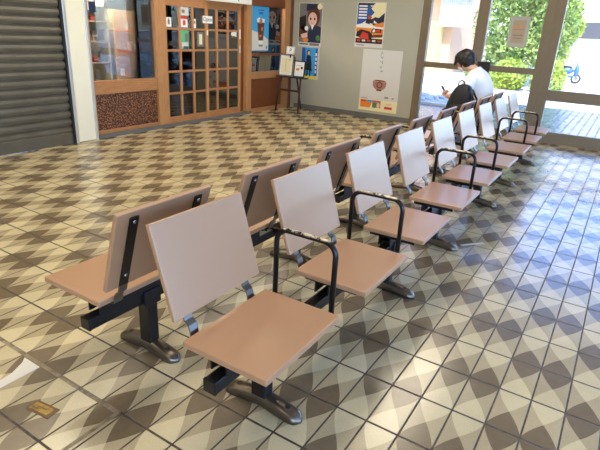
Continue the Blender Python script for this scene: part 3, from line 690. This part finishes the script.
# ================================================================== FLOOR ITEMS
M['brass'] = mat('worn_brass', (158, 130, 68), .45, metal=.5, var=.5, vscale=40); M['brassrim'] = mat('brown_rim', (110, 80, 50), .5)
t = thing('floor_plate', 'small worn brass plate sunk in the tiles at the near left', 'floor plate', (-1.305, -1.200, 0), radians(8))
mb = MB(); mb.box((-.058, -.028, .0), (.058, .028, .003), 'brassrim', .0012); mb.build('rim', t)
mb = MB(); mb.box((-.050, -.020, .003), (.042, .018, .005), 'brass', .001); mb.build('plate_face', t)
mb = MB(); mb.box((-.03, .0, .005), (.02, .004, .0056), 'brassrim'); mb.box((-.045, -.012, .005), (-.015, -.006, .0056), 'brassrim'); mb.build('slot', t)
M['whitetape'] = mat('white_tape', (214, 208, 196), .5)
t_ = MB(); t_.box((-.10, -.012, .0003), (.10, .012, .002), 'whitetape'); o = t_.build('tape_strip', loc=(-.405, 1.58, 0)); o.rotation_euler = (0, 0, radians(52)); tag(o, 'short strip of white tape on the tiles right of the benches', 'tape')
t_ = MB(); q_ = [(-1.552, -1.060), (-1.552, -1.228), (-1.594, -1.228), (-1.606, -1.15), (-1.64, -1.085), (-1.665, -1.060)]
t_.face([(a, b, .0018) for a, b in q_], 'whitetape')
for k in range(6): a, b = q_[k], q_[(k+1) % 6]; t_.face([(a[0], a[1], .0002), (b[0], b[1], .0002), (b[0], b[1], .0018), (a[0], a[1], .0018)], 'whitetape')
tag(t_.build('white_tile'), 'worn white replacement tile by the wide floor joint at the near left', 'tile')

# ================================================================== PERSON
M['skin'] = mat('skin', (214, 168, 140), .5); M['hair'] = mat('black_hair', (26, 20, 18), .45, var=.4, vscale=60); M['shirt'] = mat('white_shirt', (232, 234, 240), .75, bump=.3, bscale=18)
M['trouser'] = mat('black_trousers', (24, 23, 26), .8); M['bag'] = mat('black_nylon', (20, 20, 22), .6, var=.2); M['shoe'] = mat('dark_shoe', (40, 36, 34), .5)
PX, PY = -1.25, 4.72
def skin_mesh(name, verts, edges, rad, m_, parent, root=0, sub=2):
    me = bpy.data.meshes.new(name); me.from_pydata(verts, edges, []); o = bpy.data.objects.new(name, me); C.objects.link(o); o.parent = parent
    me.materials.append(M[m_])
    md = o.modifiers.new('s', 'SKIN'); md.use_smooth_shade = True
    if not me.skin_vertices: bpy.context.view_layer.update()
    if not me.skin_vertices:
        bpy.context.view_layer.objects.active = o
        me.attributes  # ensured by the modifier
    sv = me.skin_vertices[0].data
    for k, r in enumerate(rad):
        sv[k].radius = r if isinstance(r, tuple) else (r, r); sv[k].use_root = (k == root); sv[k].use_loose = False
    s_ = o.modifiers.new('d', 'SUBSURF'); s_.levels = sub; s_.render_levels = sub
    dg = bpy.context.evaluated_depsgraph_get(); nm = bpy.data.meshes.new_from_object(o.evaluated_get(dg))
    o.modifiers.clear(); o.data = nm
    for p in nm.polygons: p.use_smooth = True
    return o
P = thing('person', 'person in a white shirt sitting bent over a phone on the farthest left bench', 'person', (PX, PY, 0))
# body, local coordinates, facing -x
V = [(.0, 0, .50), (.015, 0, .66), (-.01, 0, .84), (-.08, 0, .98), (-.14, 0, 1.045), (-.18, 0, 1.07),          # 0-5 spine, neck
     (-.24, 0, 1.10), (-.28, 0, 1.11)]                                                                         # 6,7 head base
E_ = [(0, 1), (1, 2), (2, 3), (3, 4), (4, 5), (5, 6), (6, 7)]
Rd = [(.15, .13), (.14, .115), (.15, .12), (.13, .11), .06, .052, .09, .085]
for s in (-1, 1):
    b = len(V)
    V += [(-.10, s*.17, .95), (-.14, s*.225, .84), (-.17, s*.235, .73), (-.28, s*.16, .68), (-.40, s*.07, .70), (-.44, s*.055, .71)]
    E_ += [(3, b), (b, b+1), (b+1, b+2), (b+2, b+3), (b+3, b+4), (b+4, b+5)]; Rd += [.058, .05, .042, .036, .028, .034]
    c = len(V)
    V += [(-.02, s*.10, .50), (-.22, s*.12, .52), (-.40, s*.12, .51), (-.41, s*.12, .28), (-.38, s*.12, .09), (-.48, s*.13, .04)]
    E_ += [(0, c), (c, c+1), (c+1, c+2), (c+2, c+3), (c+3, c+4), (c+4, c+5)]; Rd += [.095, .08, .058, .052, .038, .034]
body = skin_mesh('body', V, E_, Rd, 'skin', P)
# head: shaped
mb = MB(); hc = Vector((-.275, 0, 1.135))
mb.ball((0, 0, 0), .1, 'skin', 3, (1.0, .78, 1.18))
for v in mb.bm.verts:
    if v.co.z < -.02: v.co.x = v.co.x*.92 - .012; v.co.y *= 1 + v.co.z*1.6
mb.ball((-.098, 0, -.02), .016, 'skin', 2, (1.2, .8, 1.2))
for s in (-1, 1): mb.ball((.01, s*.08, -.01), .022, 'skin', 2, (.7, .35, 1.2)); mb.ball((-.088, s*.03, .012), .011, 'ink', 2, (.5, 1, .6))
mb.ball((-.088, 0, -.058), .016, 'terra', 2, (.4, 1.2, .35))
rt = Matrix.Translation(hc) @ Matrix.Rotation(radians(-38), 4, 'Y')
for v in mb.bm.verts: v.co = rt @ v.co
mb.build('head', P)
# hair: cap of tufts
mb = MB(); mb.ball((.018, 0, .018), .116, 'hair', 3, (1.10, .92, 1.10))
random.seed(2)
for v in list(mb.bm.verts):
    if v.co.x < -.04 and v.co.z < .045: v.co.x *= .55; v.co.z = max(v.co.z, v.co.z*.4+.01)
    v.co += v.co.normalized()*random.uniform(-.004, .007)
for k in range(120):
    a = random.uniform(0, 2*pi); el = random.uniform(-.35, 1.3); d = Vector((cos(a)*cos(el), sin(a)*cos(el)*.88, sin(el)))
    if d.x < -.5 and d.z < .25: continue
    p0 = Vector((.012, 0, .022)) + d*.1; tdir = (Vector((-.5, 0, -.6)) + d*.8).normalized() if d.x < .2 else (Vector((.1, 0, -1)) + d*.7).normalized()
    mb.tube([p0, p0+tdir*.03, p0+tdir*.05+Vector((0, 0, -.012))], .012, 'hair', 6, rads=[.016, .012, .003])
for v in mb.bm.verts: v.co = rt @ v.co
mb.build('hair', P)
mb = MB(); mb.ball((-.078, 0, -.05), .05, 'white', 3, (.62, 1.15, .85))
for v in mb.bm.verts: v.co = rt @ v.co
mb.build('face_mask', P)
# shirt
V = [(.0, 0, .50), (.02, 0, .66), (.0, 0, .84), (-.08, 0, .975), (-.14, 0, 1.04)]; E_ = [(0, 1), (1, 2), (2, 3), (3, 4)]; Rd = [(.165, .145), (.165, .14), (.175, .15), (.155, .135), .085]
for s in (-1, 1):
    b = len(V); V += [(-.10, s*.17, .95), (-.14, s*.225, .85), (-.165, s*.235, .77)]; E_ += [(3, b), (b, b+1), (b+1, b+2)]; Rd += [.09, .085, .078]
skin_mesh('shirt', V, E_, Rd, 'shirt', P)
V = [(.02, 0, .49), (.02, 0, .56)]; E_ = [(0, 1)]; Rd = [(.165, .14), (.15, .13)]
for s in (-1, 1):
    c = len(V); V += [(-.02, s*.10, .50), (-.22, s*.12, .52), (-.405, s*.12, .51), (-.415, s*.12, .28), (-.385, s*.12, .11)]
    E_ += [(0, c), (c, c+1), (c+1, c+2), (c+2, c+3), (c+3, c+4)]; Rd += [.105, .092, .072, .064, .055]
skin_mesh('trousers', V, E_, Rd, 'trouser', P)
for s in (-1, 1):
    mb = MB(); mb.ball((-.45, s*.125, .045), .05, 'shoe', 3, (2.4, .95, .85))
    for v in mb.bm.verts: v.co.z = max(v.co.z, .004)
    mb.build('shoe', P)
# fingers curled round the phone
for s in (-1, 1):
    for k in range(4):
        y = s*.045; z = .70+k*.017; L = (.052, .060, .057, .045)[k]
        skin_mesh('finger', [(-.445, s*.058, z), (-.47, s*.062, z+.004), (-.445-L*.75, s*.050, z+.006), (-.445-L*.9, s*.034, z+.004)], [(0, 1), (1, 2), (2, 3)], [.0095, .009, .008, .007], 'skin', body, sub=1)
    skin_mesh('finger', [(-.43, s*.05, .735), (-.45, s*.035, .758), (-.475, s*.022, .772)], [(0, 1), (1, 2)], [.011, .010, .008], 'skin', body, sub=1)
mb = MB(); mb.box((-.006, -.036, -.075), (.004, .036, .075), 'ink', .003)
o = mb.build('phone', loc=(PX-.478, PY, .755)); o.rotation_euler = (0, radians(-35), 0); tag(o, 'dark phone held in the hands of the seated person', 'phone')
# backpack on the seat beside the person
t = thing('backpack', 'black backpack leaning on the seat beside the person in white', 'backpack', (-1.37, 4.24, .421))
mb = MB(); mb.ball((0, 0, 0), 1, 'bag', 4, (1, 1, 1))
for v in mb.bm.verts:
    c = v.co; f = lambda a, p: math.copysign(abs(a)**p, a)
    c.x = f(c.x, .62)*.145; c.y = f(c.y, .62)*.12; zz = f(c.z, .7); c.z = .24+zz*.24; k = 1-.22*max(0, zz); c.x *= k; c.y *= k; c.x += c.z*.10-.03
mb.build('bag_body', t)
mb = MB(); mb.ball((-.0, 0, 0), 1, 'bag', 3)
for v in mb.bm.verts:
    c = v.co; f = lambda a, p: math.copysign(abs(a)**p, a)
    c.x = f(c.x, .6)*.13 + .02; c.y = -.115+f(c.y, .6)*.045; c.z = .15+f(c.z, .6)*.11; 
mb.build('front_pocket', t)
mb = MB(); mb.tube([(.03, -.02, .45), (.01, -.02, .505), (-.02, -.01, .525), (-.05, -.02, .50), (-.05, -.02, .45)], .009, 'bag', 8); mb.build('top_handle', t)
mb = MB(); mb.tube([(.10, -.06, .42), (.165, -.07, .32), (.16, -.07, .18), (.11, -.08, .06)], .012, 'bag', 8); mb.build('shoulder_strap', t); mb = MB(); mb.tube([(.10, .06, .42), (.165, .07, .32), (.16, .07, .18), (.11, .08, .06)], .012, 'bag', 8); mb.build('shoulder_strap', t)
mb = MB(); mb.box((.0, -.1625, .17), (.03, -.1595, .185), 'offwhite'); mb.build('logo_patch', t)

# ================================================================== TREES AND OUTSIDE THINGS
def leafmat(name, a, b_):
    mt = bpy.data.materials.new(name); mt.use_nodes = True; g = N(mt); b = mt.node_tree.nodes['Principled BSDF']
    tc = g.n('ShaderNodeTexCoord').outputs['Object']
    c = g.mix(g.ramp(g.noise(3.5, 5, .7, tc), .35, .65), lin(a), lin(b_))
    g.link(c, b.inputs['Base Color']); b.inputs['Roughness'].default_value = .6
    tl = g.n('ShaderNodeBsdfTranslucent'); g.link(c, tl.inputs[0]); mx = g.n('ShaderNodeMixShader'); mx.inputs[0].default_value = .35
    g.link(b.outputs[0], mx.inputs[1]); g.link(tl.outputs[0], mx.inputs[2]); g.link(mx.outputs[0], mt.node_tree.nodes['Material Output'].inputs[0])
    return mt
M['leafy'] = leafmat('yellow_green_leaves', (196, 204, 84), (120, 150, 58)); M['leafg'] = leafmat('green_leaves', (168, 184, 92), (66, 104, 48)); M['bark'] = mat('bark', (92, 72, 54), .9, var=.3)
def foliage(name, blobs, n, size, m_, parent, seed):
    rnd = random.Random(seed); vs, fs = [], []
    for _ in range(n):
        c, r = blobs[rnd.randrange(len(blobs))] if rnd.random() < .3 else rnd.choices(blobs, [q[1][0]*q[1][1]+q[1][2]*q[1][0] for q in blobs])[0]
        d = Vector((rnd.gauss(0, 1), rnd.gauss(0, 1), rnd.gauss(0, 1))).normalized()*(rnd.random()**.28)
        p = Vector((c[0]+d.x*r[0], c[1]+d.y*r[1], c[2]+d.z*r[2]))
        if p.z < .02: continue
        nrm = (d*.6+Vector((rnd.gauss(0, 1), rnd.gauss(0, 1), rnd.gauss(0, 1)))*.7).normalized(); a = nrm.orthogonal().normalized(); b = nrm.cross(a); th = rnd.uniform(0, pi)
        a, b = a*cos(th)+b*sin(th), b*cos(th)-a*sin(th); s_ = size*rnd.uniform(.6, 1.3); k = len(vs)
        vs += [p-a*s_, p-b*s_*.45+nrm*s_*.1, p+a*s_, p+b*s_*.45+nrm*s_*.1]; fs.append((k, k+1, k+2, k+3))
    me = bpy.data.meshes.new(name); me.from_pydata(vs, [], fs); me.materials.append(M[m_]); o = bpy.data.objects.new(name, me); C.objects.link(o); o.parent = parent
    return o
def tree(x, y, h, blobs, n, size, m_, label, seed, cat='tree', name='leafy_tree'):
    t = thing(name, label, cat, (x, y, -.02))
    mb = MB(); rnd = random.Random(seed)
    mb.tube([(0, 0, 0), (.05, .03, h*.3), (-.04, 0, h*.6), (0, 0, h*.9)], .1, 'bark', 10, rads=[.02*h+.03, .018*h+.02, .012*h+.01, .01])
    for k in range(7):
        a = rnd.uniform(0, 2*pi); z = h*rnd.uniform(.25, .65); mb.tube([(0, 0, z), (cos(a)*h*.12, sin(a)*h*.12, z+h*.12), (cos(a)*h*.22, sin(a)*h*.22, z+h*.25)], .03, 'bark', 6, rads=[.03, .02, .008])
    mb.build('trunk', t); foliage('foliage', blobs, n, size, m_, t, seed)
tree(-3.15, 17.3, 4.4, [((0, 0, 3.3), (1.4, 1.2, 1.5)), ((-.6, 0, 1.9), (1.1, 1.0, 1.2)), ((.7, 0, 2.0), (1.0, .9, 1.2)), ((.1, 0, 4.4), (1.0, .9, .9)), ((.2, -.3, 1.2), (1.3, .9, .9))], 15000, .085, 'leafg', 'tall green tree beyond the glass, behind the paper notice', 1)
tree(-2.75, 20.3, 4.2, [((.1, 0, 2.6), (.9, .8, 1.3)), ((-.2, 0, 3.8), (1.1, .9, .9)), ((.5, 0, 2.0), (.65, .6, .6)), ((.1, 0, 1.2), (.8, .7, .9))], 9000, .085, 'leafy', 'yellow-green tree at the right of the tall tree, reaching past the door frame', 2)
def bush(x, y, rx, ry, rz, n, m_, label, seed):
    t = thing('bush', label, 'bush', (x, y, -.02)); mb = MB(); rnd = random.Random(seed)
    for k in range(9): a = rnd.uniform(0, 2*pi); mb.tube([(0, 0, 0), (cos(a)*rx*.3, sin(a)*ry*.3, rz*.6), (cos(a)*rx*.6, sin(a)*ry*.6, rz*1.1)], .012, 'bark', 5, rads=[.018, .012, .004])
    mb.build('stems', t); foliage('foliage', [((0, 0, rz*.75), (rx, ry, rz*.8)), ((-rx*.4, 0, rz*.6), (rx*.6, ry, rz*.7)), ((rx*.4, 0, rz*.65), (rx*.6, ry, rz*.7))], n, .055, m_, t, seed)
bush(-2.95, 15.2, .55, .45, .60, 5200, 'leafy', 'low sunlit bush left of the door frame, under the tall tree', 5)
bush(-1.85, 15.2, .5, .45, .62, 4600, 'leafy', 'rounded sunlit bush seen just right of the door frame', 6)
bush(-4.3, 17.0, .5, .45, .55, 2600, 'leafg', 'bush behind the head of the seated person', 7)
# buildings
M['tan'] = mat('tan_render', (196, 158, 128), .85); M['whitewall'] = mat('white_render', (232, 230, 224), .8); M['siding'] = mat('grey_siding', (176, 172, 170), .7); M['greyband'] = mat('grey_fascia', (62, 62, 68), .8); M['sunlit_tan'] = mat('sunlit_tan_render', (226, 206, 140), .85)
b = thing('building', 'tan building with a pale balcony at the left of the glass front', 'building', (-8.1, 20, -.02))
mb = MB(); mb.box((-4, 0, 0), (1.7, 5, 6.5), 'tan'); mb.build('wall', b)
mb = MB(); mb.box((-.6, -2.0, 0), (1.35, -.01, 2.0), 'sunlit_tan', .01); mb.build('sunlit_wall', b)  # yellow stands for sunlight on the lower part of the tan wall
mb = MB(); 
for k in range(16): mb.box((1.3+k*.085, -.6, 1.9), (1.37+k*.085, -.55, 2.85), 'siding')
mb.box((1.26, -.62, 2.85), (2.7, -.52, 2.9), 'red'); mb.box((1.26, -.62, 1.84), (2.7, -.1, 1.9), 'whitewall'); mb.build('balcony', b)
mb = MB(); mb.box((-4.2, -.9, 2.95), (2.6, .2, 3.05), 'whitewall'); mb.build('canopy', b)
b = thing('building', 'white building with a grey band behind the parked scooter', 'building', (0, 27, -.02))
mb = MB(); mb.box((-3.6, 0, 0), (6, 6, 5.2), 'whitewall'); mb.build('wall', b)
mb = MB(); mb.box((-3.7, -.7, 1.70), (6.1, -.02, 2.4), 'greyband', .01); mb.build('fascia', b)
mb = MB(); mb.box((-3.9, -.5, 5.2), (6.2, 6.2, 5.35), 'siding'); mb.build('roof', b)
b = thing('building', 'white house standing behind the trees', 'building', (-6.4, 34, -.02))
mb = MB(); mb.box((-3, 0, 0), (2.4, 5, 4.0), 'whitewall'); mb.build('wall', b)
mb = MB(); mb.box((-3.3, -.4, 4.0), (2.7, 5.4, 4.15), 'siding'); mb.build('roof', b)
# scooter
M['scoot'] = mat('blue_grey_body', (44, 92, 150), .3); 
s = thing('scooter', 'blue scooter parked beyond the glass door, right of the bushes', 'scooter', (-1.83, 20.6, -.02))
for x in (-.30, .28):
    mb = MB()
    for k in range(16):
        a0, a1 = 2*pi*k/16, 2*pi*(k+1)/16
        mb.tube([(x+.15*cos(a0), 0, .19+.15*sin(a0)), (x+.15*cos(a1), 0, .19+.15*sin(a1))], .04, 'ink', 8, cap=False)
    mb.cyl((x, -.03, .19), (0, 1, 0), .09, .06, 'chrome', 14); mb.build('wheel', s)
mb = MB(); mb.ball((-.12, 0, .46), .22, 'scoot', 3, (1.3, .6, .7)); mb.box((-.15, -.1, .22), (.2, .1, .30), 'scoot', .02); mb.build('fairing', s)
mb = MB(); mb.ball((.26, 0, .48), .14, 'scoot', 3, (.7, .8, 1.6)); mb.build('leg_shield', s)
mb = MB(); mb.ball((-.12, 0, .60), .16, 'ink', 3, (1.5, .7, .3)); mb.build('seat', s)
mb = MB(); mb.tube([(.26, 0, .5), (.22, 0, .82)], .02, 'ink', 8); mb.tube([(.22, -.26, .84), (.22, .26, .84)], .016, 'ink', 8); mb.tube([(.22, -.2, .84), (.30, -.22, .98), (.38, -.22, .93)], .012, 'ink', 6); mb.build('handlebar', s)
# gravel strip with stones at the left of the glass
M['stone'] = mat('grey_stone', (196, 196, 190), .8, var=.2, vscale=4)
rnd = random.Random(4); mb = MB(); 
for k in range(420):
    x = rnd.uniform(-5.4, -3.0); y = rnd.uniform(9.3, 11.1); r = rnd.uniform(.03, .07); mb.ball((x, y, r*.3), r, 'stone', 1, (1, 1, .6))
o = mb.build('gravel'); o['kind'] = 'stuff'; tag(o, 'strip of grey gravel outside the left window bay', 'gravel')
mb = MB(); mb.box((-5.45, 9.1, -.002), (-2.95, 9.22, .06), 'asphalt', .01); o = mb.build('curb'); struct(o)
